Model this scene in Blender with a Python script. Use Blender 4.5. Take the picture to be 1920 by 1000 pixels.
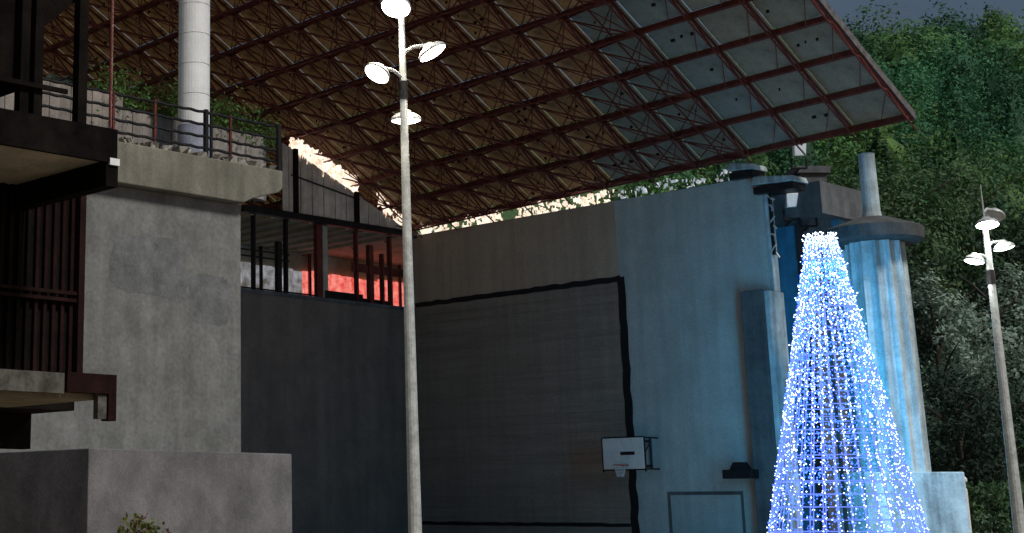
import bpy, bmesh, math, random
import numpy as np
from mathutils import Vector, Matrix

for o in list(bpy.data.objects): bpy.data.objects.remove(o)
scene = bpy.context.scene
COL = scene.collection
random.seed(4)
RNG = np.random.default_rng(11)

# ------------------------------------------------------------------ camera
F, CX, CY, YH, EYE = 2950.0, 430.0, 240.0, 950.0, 1.6      # pixels of the 1920 px wide photograph
PITCH = math.atan((YH - CY) / F)
cd = bpy.data.cameras.new('camera'); cam = bpy.data.objects.new('camera', cd); COL.objects.link(cam)
cam.location = (0, 0, EYE); cam.rotation_euler = (math.pi / 2 + PITCH, 0, 0)
cd.sensor_width = 36; cd.lens = F / 1920 * 36
cd.shift_x = (960 - CX) / 1920; cd.shift_y = -(500 - CY) / 1920
cd.clip_start = 0.1; cd.clip_end = 3000
scene.camera = cam
scene.render.resolution_x, scene.render.resolution_y = 1024, 533

# ------------------------------------------------------------------ world, sun, exposure
SUN_EL, SUN_AZ = math.radians(50), math.radians(140)        # azimuth of the light source, clockwise from +Y
w = bpy.data.worlds.new('World'); scene.world = w; w.use_nodes = True
nt = w.node_tree; bg = nt.nodes['Background']
sky = nt.nodes.new('ShaderNodeTexSky'); sky.sky_type = 'NISHITA'; sky.sun_disc = False
sky.sun_elevation = math.radians(3); sky.sun_rotation = SUN_AZ
sky.air_density = 1.2; sky.dust_density = 0.6; sky.ozone_density = 4
tc = nt.nodes.new('ShaderNodeTexCoord'); nz = nt.nodes.new('ShaderNodeTexNoise')
mp = nt.nodes.new('ShaderNodeMapping'); mp.inputs['Scale'].default_value = (3, 3, 9)
nt.links.new(tc.outputs['Generated'], mp.inputs['Vector']); nt.links.new(mp.outputs['Vector'], nz.inputs['Vector'])
nz.inputs['Scale'].default_value = 1.6; nz.inputs['Detail'].default_value = 5
rp = nt.nodes.new('ShaderNodeValToRGB'); nt.links.new(nz.outputs['Fac'], rp.inputs['Fac'])
rp.color_ramp.elements[0].position = .35; rp.color_ramp.elements[0].color = (.75, .8, .9, 1)
rp.color_ramp.elements[1].position = .7; rp.color_ramp.elements[1].color = (1.25, 1.2, 1.15, 1)
mx = nt.nodes.new('ShaderNodeMixRGB'); mx.blend_type = 'MULTIPLY'; mx.inputs['Fac'].default_value = 1
nt.links.new(sky.outputs['Color'], mx.inputs['Color1']); nt.links.new(rp.outputs['Color'], mx.inputs['Color2'])
gm = nt.nodes.new('ShaderNodeMixRGB'); gm.inputs['Fac'].default_value = .5     # thin grey overcast veil
nt.links.new(mx.outputs['Color'], gm.inputs['Color1']); gm.inputs['Color2'].default_value = (.80, .90, 1.02, 1)
nt.links.new(gm.outputs['Color'], bg.inputs['Color'])
bg.inputs['Strength'].default_value = 0.085

sd = bpy.data.lights.new('sun', 'SUN'); so = bpy.data.objects.new('sun', sd); COL.objects.link(so)
sd.energy = 1.7; sd.angle = math.radians(12); sd.color = (1.0, .985, .95)
dirv = Vector((math.sin(SUN_AZ) * math.cos(SUN_EL), math.cos(SUN_AZ) * math.cos(SUN_EL), math.sin(SUN_EL)))
so.rotation_euler = dirv.to_track_quat('Z', 'Y').to_euler(); so.location = (0, -20, 40)
vs = scene.view_settings
vs.view_transform = 'Standard'; vs.look = 'None'; vs.gamma = 1; vs.exposure = 0.7; vs.use_curve_mapping = False

# ------------------------------------------------------------------ pixel -> place
def ray(x, y):
    X = (x - CX) / F; Z = -(y - CY) / F
    c, s = math.cos(PITCH), math.sin(PITCH)
    return np.array([X, c - s * Z, s + c * Z])
AZ = math.radians(49.6)                                     # heading of the long court wall
U = np.array([math.sin(AZ), math.cos(AZ), 0]); Wd = np.array([math.cos(AZ), -math.sin(AZ), 0])
O = np.array([0, 0, EYE]); ROT = -AZ
def depth(x, y, Y):
    r = ray(x, y); return O + r * (Y / r[1])
C = depth(779, 577, 67.7); C[2] = 0                         # foot of the inner corner of the two walls
def _c(P): return np.array([(P - C) @ Wd, (P - C) @ U, P[2]])
def onb(x, y, b):
    r = ray(x, y); k = (b - (O - C) @ U) / (r @ U); return _c(O + r * k)
def ona(x, y, a):
    r = ray(x, y); k = (a - (O - C) @ Wd) / (r @ Wd); return _c(O + r * k)
def world(a, b, z=0): return C + a * Wd + b * U + np.array([0, 0, z])

# ------------------------------------------------------------------ materials
MATS = {}
def mat(name, col, rough=.8, var=.25, scale=1.5, streak=0, bump=.15, metal=0, col2=None, fine=18, emit=None, estr=0, emit2=None, spec=.35, transl=0, stretch=None, lo=.35, hi=.7):
    m = bpy.data.materials.new(name); m.use_nodes = True; MATS[name] = m
    n = m.node_tree.nodes; l = m.node_tree.links; b = n['Principled BSDF']
    b.inputs['Specular IOR Level'].default_value = spec; b.inputs['Roughness'].default_value = rough; b.inputs['Metallic'].default_value = metal
    tc = n.new('ShaderNodeTexCoord'); mp = n.new('ShaderNodeMapping')
    l.new(tc.outputs['Object'], mp.inputs['Vector'])
    if stretch: mp.inputs['Scale'].default_value = stretch
    a = n.new('ShaderNodeTexNoise'); a.inputs['Scale'].default_value = scale; a.inputs['Detail'].default_value = 8
    a.inputs['Roughness'].default_value = .65
    l.new(mp.outputs['Vector'], a.inputs['Vector'])
    r = n.new('ShaderNodeValToRGB'); l.new(a.outputs['Fac'], r.inputs['Fac'])
    r.color_ramp.elements[0].position = lo; r.color_ramp.elements[1].position = hi
    c2 = col2 if col2 else tuple(c * (1 - var) for c in col)
    c1 = col if col2 else tuple(min(1, c * (1 + var)) for c in col)
    r.color_ramp.elements[0].color = (*c2, 1); r.color_ramp.elements[1].color = (*c1, 1)
    out = r.outputs['Color']
    f = n.new('ShaderNodeTexNoise'); f.inputs['Scale'].default_value = fine; f.inputs['Detail'].default_value = 4
    l.new(tc.outputs['Object'], f.inputs['Vector'])
    if streak:
        sm = n.new('ShaderNodeMapping'); sm.inputs['Scale'].default_value = (2.2, 2.2, .16)
        l.new(tc.outputs['Object'], sm.inputs['Vector'])
        st = n.new('ShaderNodeTexNoise'); st.inputs['Scale'].default_value = 1.2; st.inputs['Detail'].default_value = 6
        l.new(sm.outputs['Vector'], st.inputs['Vector'])
        sr = n.new('ShaderNodeValToRGB'); l.new(st.outputs['Fac'], sr.inputs['Fac'])
        sr.color_ramp.elements[0].position = .38; sr.color_ramp.elements[0].color = (1 - streak,) * 3 + (1,)
        sr.color_ramp.elements[1].position = .6; sr.color_ramp.elements[1].color = (1, 1, 1, 1)
        k = n.new('ShaderNodeMixRGB'); k.blend_type = 'MULTIPLY'; k.inputs['Fac'].default_value = 1
        l.new(out, k.inputs['Color1']); l.new(sr.outputs['Color'], k.inputs['Color2']); out = k.outputs['Color']
    k2 = n.new('ShaderNodeMixRGB'); k2.blend_type = 'OVERLAY'; k2.inputs['Fac'].default_value = .35
    l.new(out, k2.inputs['Color1']); l.new(f.outputs['Fac'], k2.inputs['Color2']); out = k2.outputs['Color']
    l.new(out, b.inputs['Base Color'])
    if bump:
        bm_ = n.new('ShaderNodeBump'); bm_.inputs['Strength'].default_value = bump; bm_.inputs['Distance'].default_value = .03
        l.new(f.outputs['Fac'], bm_.inputs['Height']); l.new(bm_.outputs['Normal'], b.inputs['Normal'])
    if emit:
        b.inputs['Emission Color'].default_value = (*emit, 1); b.inputs['Emission Strength'].default_value = estr
        if emit2:
            er = n.new('ShaderNodeValToRGB'); l.new(a.outputs['Fac'], er.inputs['Fac'])
            er.color_ramp.elements[0].position = .38; er.color_ramp.elements[0].color = (*emit2, 1)
            er.color_ramp.elements[1].position = .62; er.color_ramp.elements[1].color = (*emit, 1)
            l.new(er.outputs['Color'], b.inputs['Emission Color'])
    if transl:
        t = n.new('ShaderNodeBsdfTranslucent'); l.new(out, t.inputs['Color'])
        ms = n.new('ShaderNodeMixShader'); ms.inputs['Fac'].default_value = transl
        l.new(b.outputs[0], ms.inputs[1]); l.new(t.outputs[0], ms.inputs[2])
        l.new(ms.outputs[0], n['Material Output'].inputs['Surface'])
    return m
M = MATS
mat('block_concrete', (.18, .178, .165), .9, .34, 1.0, .18, fine=9, bump=.5, lo=.3, hi=.75)
mat('patch_render', (.145, .147, .142), .9, .5, 2.5, .1, lo=.25, hi=.8)
mat('slab_concrete', (.20, .185, .145), .9, .25, .8, .25)
mat('plinth', (.15, .145, .148), .9, .3, 1.2, .12)
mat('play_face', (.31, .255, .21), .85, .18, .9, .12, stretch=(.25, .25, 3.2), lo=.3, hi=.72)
mat('play_face_b', (.295, .242, .20), .85, .18, .9, .12, stretch=(.25, .25, 3.2), lo=.3, hi=.72)
mat('play_face_c', (.32, .265, .22), .85, .18, .9, .12, stretch=(.25, .25, 3.2), lo=.3, hi=.72)
mat('joint_dark', (.16, .135, .115), .9)
mat('upper_band', (.50, .39, .29), .9, .12, .5, .12)
mat('side_face', (.46, .51, .49), .85, .12, .8, .12)
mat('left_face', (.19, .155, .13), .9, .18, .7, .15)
mat('black_line', (.008, .009, .011), .6, .2, 2)
mat('pale_concrete', (.52, .62, .64), .9, .3, 1.3, .45)
mat('tree_glow_blue', (.10, .32, .50), .85, .25, 1.2, .2)
mat('cap_dark', (.07, .075, .075), .9, .3, 2)
mat('dark_concrete', (.13, .135, .14), .9, .3, 1.0, .25)
mat('steel_red', (.15, .034, .026), .55, .4, 3, metal=.2)
mat('steel_dark', (.02, .019, .02), .5, .3, 3, metal=.4)
mat('steel_grey', (.45, .46, .46), .45, .2, 6, metal=.5)
mat('steel_weathered', (.16, .15, .15), .6, .4, 4, metal=.2)
mat('galv', (.52, .54, .52), .5, .25, 5, metal=.3)
mat('panel_brown', (.36, .26, .16), .8, .65, 2.2, bump=.1, transl=.5, lo=.3, hi=.75)
mat('panel_mix', (.30, .29, .245), .8, .35, 1.6, bump=.1, transl=.5, lo=.3, hi=.75)
mat('panel_grey', (.255, .275, .255), .8, .35, 1.6, bump=.1, transl=.5, lo=.3, hi=.75)
mat('white_paint', (.84, .84, .82), .6, .08, 2, .12)
mat('column_base', (.30, .31, .38), .7, .2, 3)
mat('board_pale', (.27, .235, .205), .8, .3, 2, .3)
mat('board_beige', (.74, .62, .50), .8, .2, 2, .2)
mat('soffit', (.42, .39, .30), .9, .25, 1.5)
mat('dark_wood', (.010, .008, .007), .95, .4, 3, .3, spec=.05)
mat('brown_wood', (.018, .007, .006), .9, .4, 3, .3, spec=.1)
mat('old_stone', (.10, .092, .08), .95, .5, 5, spec=.1)
mat('soffit_old', (.21, .195, .14), .95, .3, 2, spec=.1)
mat('stone_edge', (.28, .26, .22), .9, .5, 5)
mat('gravel', (.16, .15, .14), .95, .3, 3)
mat('paving', (.21, .165, .12), .9, .25, .6)
mat('white_board', (.74, .74, .72), .5, .1, 4)
mat('rim_red', (.35, .06, .02), .5)
mat('net', (.5, .5, .5), .8)
mat('bark', (.07, .055, .04), .9, .4, 4)
mat('grass', (.05, .10, .03), .95, .4, 2)
mat('lens_warm', (.9, .9, .9), .3, .02, emit=(1, .97, .88), estr=14)
mat('lens_cool', (.9, .9, .9), .3, .02, emit=(1, .99, .93), estr=12)
mat('lens_off', (.5, .52, .52), .3)
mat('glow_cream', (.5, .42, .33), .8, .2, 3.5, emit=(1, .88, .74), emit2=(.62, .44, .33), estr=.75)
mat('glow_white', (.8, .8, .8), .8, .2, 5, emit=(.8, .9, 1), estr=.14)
mat('sheet_glow_red', (.5, .06, .05), .6, .4, 3, emit=(1, .32, .26), emit2=(.75, .07, .055), estr=.58)
mat('sheet_glow_pale', (.5, .5, .48), .6, .4, 2, emit=(.8, .82, .9), emit2=(.22, .2, .16), estr=.2)
mat('tree_wire', (.01, .015, .12), .5, .1, emit=(.16, .24, 1), estr=.75)
mat('bulb_white', (.8, .85, 1), .3, .02, emit=(.68, .81, 1), estr=3.6)
mat('bulb_blue', (.1, .2, 1), .3, .02, emit=(.06, .14, 1), estr=1.5)
def leafmat(name, c1, c2, scale=.5):
    return mat(name, c1, .7, scale=scale, col2=c2, bump=0, transl=.3, fine=6, lo=.35, hi=.68)
leafmat('leaf_hill', (.075, .13, .035), (.022, .05, .022), .12)
leafmat('leaf_dark', (.04, .075, .045), (.015, .032, .022))
leafmat('leaf_silver', (.38, .48, .38), (.18, .27, .21))
leafmat('leaf_mid', (.11, .19, .07), (.03, .075, .035))
leafmat('leaf_hedge', (.13, .24, .05), (.035, .08, .02), 1.5)
leafmat('leaf_yellow', (.20, .20, .05), (.06, .09, .03), 1.5)
leafmat('petal', (.20, .085, .07), (.08, .035, .03), 4)

# ------------------------------------------------------------------ mesh builders
class MB:
    def __init__(s): s.v = []; s.f = []
    def box(s, x0, x1, y0, y1, z0, z1):
        n = len(s.v)
        s.v += [(x, y, z) for z in (z0, z1) for y in (y0, y1) for x in (x0, x1)]
        s.f += [tuple(n + i for i in q) for q in ((0, 2, 3, 1), (4, 5, 7, 6), (0, 1, 5, 4), (2, 6, 7, 3), (0, 4, 6, 2), (1, 3, 7, 5))]
        return s
    def hexa(s, P):                       # 8 points: bottom 4 (ccw), top 4 (ccw)
        n = len(s.v); s.v += [tuple(p) for p in P]
        s.f += [tuple(n + i for i in q) for q in ((3, 2, 1, 0), (4, 5, 6, 7), (0, 1, 5, 4), (1, 2, 6, 5), (2, 3, 7, 6), (3, 0, 4, 7))]
        return s
    def tube(s, p, q, r, r2=None, n=6, cap=True):
        p = Vector(p); q = Vector(q); r2 = r if r2 is None else r2
        d = (q - p)
        if d.length < 1e-6: return s
        d.normalize()
        e = d.orthogonal().normalized(); g = d.cross(e); k = len(s.v)
        for c, rr in ((p, r), (q, r2)):
            for i in range(n):
                t = 2 * math.pi * i / n; s.v.append(tuple(c + e * (math.cos(t) * rr) + g * (math.sin(t) * rr)))
        for i in range(n):
            j = (i + 1) % n; s.f.append((k + i, k + j, k + n + j, k + n + i))
        if cap: s.f.append(tuple(k + n - 1 - i for i in range(n))); s.f.append(tuple(k + n + i for i in range(n)))
        return s
    def path(s, pts, r, n=6):
        for i in range(len(pts) - 1):
            rr = r[i] if isinstance(r, (list, tuple)) else r; r2 = r[i + 1] if isinstance(r, (list, tuple)) else r
            s.tube(pts[i], pts[i + 1], rr, r2, n)
        return s
    def lathe(s, prof, c=(0, 0, 0), n=20, fn=None):
        k = len(s.v)
        for (r, z) in prof:
            for i in range(n):
                t = 2 * math.pi * i / n; rr = r * (fn(t) if fn else 1)
                s.v.append((c[0] + rr * math.cos(t), c[1] + rr * math.sin(t), c[2] + z))
        for a in range(len(prof) - 1):
            for i in range(n):
                j = (i + 1) % n; s.f.append((k + a * n + i, k + a * n + j, k + (a + 1) * n + j, k + (a + 1) * n + i))
        s.f.append(tuple(k + n - 1 - i for i in range(n)))
        s.f.append(tuple(k + (len(prof) - 1) * n + i for i in range(n)))
        return s
    def prism(s, poly, axis, lo, hi):     # poly of 2-tuples in the other two axes
        n = len(s.v); m_ = len(poly)
        for h in (lo, hi):
            for p in poly:
                q = list(p); q.insert(axis, h); s.v.append(tuple(q))
        for i in range(m_):
            j = (i + 1) % m_; s.f.append((n + i, n + j, n + m_ + j, n + m_ + i))
        s.f.append(tuple(n + m_ - 1 - i for i in range(m_))); s.f.append(tuple(n + m_ + i for i in range(m_)))
        return s
    def mesh(s, name, m, off=(0, 0, 0), smooth=False):
        me = bpy.data.meshes.new(name)
        me.from_pydata([(v[0] - off[0], v[1] - off[1], v[2] - off[2]) for v in s.v], [], s.f)
        b = bmesh.new(); b.from_mesh(me); bmesh.ops.recalc_face_normals(b, faces=b.faces); b.to_mesh(me); b.free()
        me.materials.append(M[m])
        if smooth:
            for p in me.polygons: p.use_smooth = True
        return me
    def build(s, name, m, parent=None, off=None, smooth=False, bevel=0):
        if off is None: off = parent['_o'] if parent is not None and '_o' in parent else (0, 0, 0)
        o = bpy.data.objects.new(name, s.mesh(name, m, off, smooth)); COL.objects.link(o)
        if parent is not None:
            o.parent = parent
        if bevel:
            bv = o.modifiers.new('bevel', 'BEVEL'); bv.width = bevel; bv.segments = 2; bv.limit_method = 'ANGLE'
        return o
def tag(o, label, cat, group=None, kind=None):
    if label: o['label'] = label
    if cat: o['category'] = cat
    if group: o['group'] = group
    if kind: o['kind'] = kind
    return o
def thing(name, label, cat, loc, rot=0, group=None, o=(0, 0, 0)):
    e = bpy.data.objects.new(name, None); COL.objects.link(e); e.empty_display_size = .3
    e.location = tuple(loc); e.rotation_euler = (0, 0, rot); e['_o'] = tuple(float(x) for x in o)
    return tag(e, label, cat, group)
def court_thing(name, label, cat, a, b, z=0, group=None):
    """a thing whose parts are given in court coordinates (a along the front wall, b along the side wall, z)"""
    return thing(name, label, cat, world(a, b, z), ROT, group, (a, b, z))
def wworld(name, label, cat, x, y, z=0, group=None):
    return thing(name, label, cat, (x, y, z), 0, group, (x, y, z))

def leaf_mesh(name, centers, size, m, out=None):
    """small randomly turned pointed leaves, one quad each"""
    n = len(centers); c = np.asarray(centers, float)
    d = RNG.normal(size=(n, 3)); d /= np.linalg.norm(d, axis=1)[:, None]
    if out is not None:                   # blades lie roughly on the clump's surface
        nn = out / (np.linalg.norm(out, axis=1)[:, None] + 1e-6) + RNG.normal(size=(n, 3)) * .38
        nn /= np.linalg.norm(nn, axis=1)[:, None]
        d = np.cross(nn, d); d /= np.linalg.norm(d, axis=1)[:, None] + 1e-6
        e = np.cross(nn, d)
    else:
        e = np.cross(d, RNG.normal(size=(n, 3))); e /= np.linalg.norm(e, axis=1)[:, None]
    sz = (np.asarray(size) * RNG.uniform(.6, 1.35, n))[:, None]
    V = np.stack([c - d * sz, c + e * sz * .45, c + d * sz, c - e * sz * .45], 1).reshape(-1, 3)
    me = bpy.data.meshes.new(name)
    me.vertices.add(4 * n); me.vertices.foreach_set('co', V.ravel())
    me.loops.add(4 * n); me.loops.foreach_set('vertex_index', np.arange(4 * n))
    me.polygons.add(n); me.polygons.foreach_set('loop_start', np.arange(0, 4 * n, 4)); me.polygons.foreach_set('loop_total', np.full(n, 4))
    me.update(calc_edges=True); me.validate()
    me.materials.append(M[m]); return me
def leaf_obj(name, centers, size, m, parent=None, kind='stuff', out=None):
    o = bpy.data.objects.new(name, leaf_mesh(name, centers, size, m, out)); COL.objects.link(o)
    if parent is not None: o.parent = parent
    if kind: o['kind'] = kind
    return o
def clumps(n, rx, ry, rz, per, cr):
    """leaf centres in clumps scattered through an ellipsoid shell: uneven outline with gaps"""
    d = RNG.normal(size=(n, 3)); d /= np.linalg.norm(d, axis=1)[:, None]
    rad = RNG.uniform(.55, 1.02, n)[:, None]
    c = d * rad * np.array([rx, ry, rz])
    k = np.repeat(c, per, 0)
    r_ = RNG.normal(size=k.shape) * cr * np.repeat(RNG.uniform(.6, 1.3, n), per)[:, None] * .6
    return k + r_

# ================================================================== SETTING
g = MB(); g.box(-400, 600, -60, 900, -.5, 0)
o = g.build('ground', 'paving'); o['kind'] = 'structure'

# hillside: a curved sheet rising behind the court
def hill_z(x, y):
    t = np.clip((y - 82) / 150, 0, 1.0)
    base = 63.5 * (t ** 1.05)
    return base + 1.2 * np.sin(x * .11 + 1) * t + 1.2 * np.sin(x * .021 + y * .02) * t
xs = np.arange(-160, 261, 10.); ys = np.arange(82, 292, 7.)
h = MB()
for yy in ys:
    for xx in xs: h.v.append((xx, yy, float(hill_z(xx, yy)) - .05))
nx = len(xs)
for j in range(len(ys) - 1):
    for i in range(nx - 1): h.f.append((j * nx + i, j * nx + i + 1, (j + 1) * nx + i + 1, (j + 1) * nx + i))
o = h.build('hill', 'grass', smooth=True); o['kind'] = 'structure'

# ================================================================== FRONT WALL
WA, WZ = 16.85, 13.05
fw = court_thing('front_wall', 'tall ball court front wall with black painted lines and blue grey right side', 'wall', 8, 0.3)
MB().box(-.6, WA, .05, .42, 0, WZ).build('wall_core', 'side_face', fw)
MB().box(.02, 10.55, .0, .05, 0, 10.02).build('playing_face', 'joint_dark', fw)['label'] = 'dark stained playing face inside the black lines'
zc_ = 0.0
while zc_ < 9.9:
    hc_ = min(random.uniform(.36, .44), 10.0 - zc_); pr_ = random.choice((0, 0, .004, .007))
    MB().box(.03, 10.54, -.012 - pr_, .004, zc_ + random.uniform(.003, .012), zc_ + hc_).build('wall_course', random.choice(('play_face', 'play_face', 'play_face_b', 'play_face_c')), fw)
    zc_ += hc_
MB().box(.02, 10.55, -.021, .05, 10.02, WZ).build('upper_band', 'upper_band', fw)['label'] = 'plain brownish band above the black line'
MB().box(10.55, WA, -.022, .05, 0, WZ).build('side_face', 'side_face', fw)['label'] = 'wall beyond the vertical line with cool light put into its blue grey colour'  # cool blue light put into the colour of this face
def wavy(horizontal, u0, u1, v, wd, n, amp):
    mb = MB(); pts = []
    for i in range(n + 1):
        t = u0 + (u1 - u0) * i / n; ph = i * 1.9
        a_ = amp * (math.sin(ph) * .6 + random.uniform(-.5, .5))
        pts.append((t, v - wd / 2 + a_, v + wd / 2 + a_ + random.uniform(-.02, .02)))
    for b_ in (-.034, -.02):
        for t, lo, hi in pts:
            mb.v += [(t, b_, lo), (t, b_, hi)] if horizontal else [(lo, b_, t), (hi, b_, t)]
    K = 2 * (n + 1)
    for i in range(n):
        mb.f += [(2*i, 2*i+2, 2*i+3, 2*i+1), (K+2*i, K+2*i+1, K+2*i+3, K+2*i+2), (2*i, K+2*i, K+2*i+2, 2*i+2), (2*i+1, 2*i+3, K+2*i+3, K+2*i+1)]
    mb.f += [(0, 1, K+1, K), (2*n, K+2*n, K+2*n+1, 2*n+1)]
    return mb
wavy(True, .02, 10.62, 10.03, .21, 34, .025).build('court_line', 'black_line', fw)
wavy(False, 0, 10.1, 10.66, .34, 26, .035).build('court_line', 'black_line', fw)
wavy(True, .02, 10.46, .93, .13, 24, .012).build('court_line', 'black_line', fw)
# door on the blue grey side
dr = MB().box(12.25, 15.1, -.03, -.022, 0, 2.0).build('door', 'side_face', fw); dr['label'] = 'wide flush door outlined in dark frame'
fr = MB().box(12.13, 12.25, -.045, -.022, 0, 2.12).box(15.1, 15.2, -.045, -.022, 0, 2.12).box(12.25, 15.1, -.045, -.022, 2.0, 2.12)
fr.build('frame', 'dark_concrete', dr, off=fw['_o'])
# buttress at the free end
bt = court_thing('wall_buttress', 'lower dark rough concrete buttress against the end of the front wall', 'buttress', 16.3, -.2)
MB().box(15.95, 16.86, -.5, -.03, 0, 8.95).build('face', 'dark_concrete', bt, bevel=.02)
MB().box(16.87, 17.06, -.48, .5, 0, 8.9).build('side_slab', 'pale_concrete', bt, bevel=.02)
MB().box(16.86, 17.0, .0, .40, 8.92, WZ - .02).build('end_strip', 'pale_concrete', bt)

# ================================================================== SIDE WALL + GALLERY
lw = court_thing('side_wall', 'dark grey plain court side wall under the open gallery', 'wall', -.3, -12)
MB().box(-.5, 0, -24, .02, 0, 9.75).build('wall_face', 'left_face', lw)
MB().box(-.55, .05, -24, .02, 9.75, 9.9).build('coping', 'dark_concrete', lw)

ga = court_thing('gallery', 'open spectator gallery with dark posts above the side wall', 'gallery', -3, -5, 9.75)
MB().box(-7, -.55, -14, 7, 9.55, 9.8).build('floor_slab', 'dark_concrete', ga)
MB().box(-8, -.02, -14, 7, 13.02, 13.25).build('ceiling', 'soffit', ga)
MB().box(-.02, .22, -9.9, .02, 12.93, 13.2).build('eave', 'steel_dark', ga)
for k in range(9): MB().box(-7, -.1, -9.3 + k * 1.05, -9.14 + k * 1.05, 12.90, 13.02).build('ceiling_joist', 'soffit', ga)
posts = [(475, .09, 9.9, 12.95), (522, .22, 9.9, 12.0), (536, .1, 9.9, 12.95), (597, .30, 9.9, 12.95), (668, .10, 9.9, 12.95), (694, .26, 9.9, 12.4), (716, .1, 9.9, 12.1), (731, .12, 9.9, 12.9)]
for px, wd, z0, z1 in posts:
    b_ = ona(px, 520, -.2)[1]
    MB().box(-.3, -.1, b_ - wd / 2, b_ + wd / 2, z0, z1).build('post', 'steel_red' if px > 560 else 'steel_dark', ga)
b_ = ona(609, 520, -.25)[1]
MB().box(-.4, -.2, b_ - .14, b_ + .14, 9.9, 12.95).build('post', 'soffit', ga)
for zz, y0, y1 in ((11.25, -10.2, -7.2), (11.5, -10.2, -7.2), (9.98, -10.2, -5.6)):
    MB().box(-.2, -.15, y0, y1, zz - .03, zz + .03).build('guard_rail', 'steel_dark', ga)
MB().box(-.24, -.18, -3.6, -.2, 11.2, 11.55).build('hanging_board', 'steel_red', ga)
MB().box(-.24, -.18, -5.2, -3.0, 9.9, 10.25).build('kick_board', 'steel_dark', ga)
MB().box(-.24, -.18, -3.0, -1.5, 9.9, 10.1).build('kick_board', 'steel_dark', ga)

# sheets closing the gallery back; their backlight is put in as glow
bk = court_thing('gallery_screen', 'red and pale sheeting with added backlight glow closing the back of the gallery', 'screen', -6.2, 0, 9.8)
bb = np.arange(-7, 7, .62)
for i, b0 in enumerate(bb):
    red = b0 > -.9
    MB().box(-6.28 - .03 * (i % 2), -6.2 - .03 * (i % 2), b0, b0 + .6, 9.8, 12.15 + random.uniform(-.06, .06)).build('sheet', 'sheet_glow_red' if red else 'sheet_glow_pale', bk)
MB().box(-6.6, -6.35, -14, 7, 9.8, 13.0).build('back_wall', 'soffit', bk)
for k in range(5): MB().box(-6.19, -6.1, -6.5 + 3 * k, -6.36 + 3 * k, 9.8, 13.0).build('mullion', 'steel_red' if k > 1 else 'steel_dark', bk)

# sloping board cladding above the gallery eave
cl = court_thing('board_cladding', 'beige vertical board cladding with sloping top above the gallery eave', 'cladding', .05, -4, 13.2)
b0, b1 = ona(530, 390, .05)[1], -.55
def clad_top(b): return 13.28 + (b1 - b) * .385
nb = 22
for i in range(nb):
    x0 = b0 + (b1 - b0) * i / nb; x1 = b0 + (b1 - b0) * (i + 1) / nb - .03
    pr = .03 * (i % 2)
    MB().hexa([(.03, x0, 13.2), (.08 + pr, x0, 13.2), (.08 + pr, x1, 13.2), (.03, x1, 13.2),
               (.03, x0, clad_top(x0)), (.08 + pr, x0, clad_top(x0)), (.08 + pr, x1, clad_top(x1)), (.03, x1, clad_top(x1))]).build('board', 'board_beige', cl)
for px in (554, 668):
    b_ = ona(px, 380, .15)[1]; MB().box(.12, .25, b_ - .1, b_ + .1, 13.2, clad_top(b_) + .05).build('post', 'brown_wood', cl)
mb = MB(); mb.tube((.16, b0 + .4, 14.75), (.16, b0 + 4.3, 14.2), .035); mb.build('rail', 'steel_dark', cl)

# made-up glow standing in for daylight in the gap under the canopy
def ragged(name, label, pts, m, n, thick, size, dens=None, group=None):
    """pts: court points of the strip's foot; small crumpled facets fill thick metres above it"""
    r0 = pts[0]; t = court_thing(name, label, 'added glow', *r0, group=group)
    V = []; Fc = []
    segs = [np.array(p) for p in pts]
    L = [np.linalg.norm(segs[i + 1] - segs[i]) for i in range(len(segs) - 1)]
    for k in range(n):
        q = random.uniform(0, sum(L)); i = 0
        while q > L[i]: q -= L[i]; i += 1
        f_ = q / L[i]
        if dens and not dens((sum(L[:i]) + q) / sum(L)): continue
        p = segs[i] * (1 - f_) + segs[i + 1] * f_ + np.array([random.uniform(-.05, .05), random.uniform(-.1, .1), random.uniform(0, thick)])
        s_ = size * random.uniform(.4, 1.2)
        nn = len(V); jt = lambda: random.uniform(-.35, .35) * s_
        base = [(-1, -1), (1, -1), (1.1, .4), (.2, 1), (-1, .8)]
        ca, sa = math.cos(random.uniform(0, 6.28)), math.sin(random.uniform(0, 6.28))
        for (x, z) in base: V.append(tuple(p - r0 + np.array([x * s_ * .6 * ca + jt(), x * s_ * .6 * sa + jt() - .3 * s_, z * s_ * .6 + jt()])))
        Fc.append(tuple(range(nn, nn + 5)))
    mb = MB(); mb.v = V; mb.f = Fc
    o = mb.build('glow_facets', m, t, off=(0, 0, 0)); o['kind'] = 'stuff'
    MB().path([tuple(p - r0) for p in segs], .03).build('cable', 'steel_dark', t, off=(0, 0, 0))  # thin line at the foot of the added glow, no real cable
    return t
A3 = lambda px, py, a: ona(px, py, a)
ragged('gap_glow', 'ragged cream glow added for the bright gap along the sloping top of the board cladding',
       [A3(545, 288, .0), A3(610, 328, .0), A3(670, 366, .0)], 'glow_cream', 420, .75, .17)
ragged('gap_glow', 'short broken cream glow added for the gap where board cladding tapers beside the lamp post',
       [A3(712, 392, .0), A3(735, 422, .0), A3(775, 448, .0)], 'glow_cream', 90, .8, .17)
ragged('gap_glow', 'long ragged warm glow added for the gap between front wall top and canopy edge',
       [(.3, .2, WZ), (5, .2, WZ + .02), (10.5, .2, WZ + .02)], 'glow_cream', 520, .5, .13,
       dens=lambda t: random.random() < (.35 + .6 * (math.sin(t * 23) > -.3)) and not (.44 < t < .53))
ragged('gap_glow', 'sparse cold white glow flecks added for the gap along the blue grey end of the wall top',
       [(10.6, .2, WZ), (14, .2, WZ + .05), (16.6, .2, WZ + .05)], 'glow_white', 150, .45, .11, dens=lambda t: random.random() < .75 - .5 * t)

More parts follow.
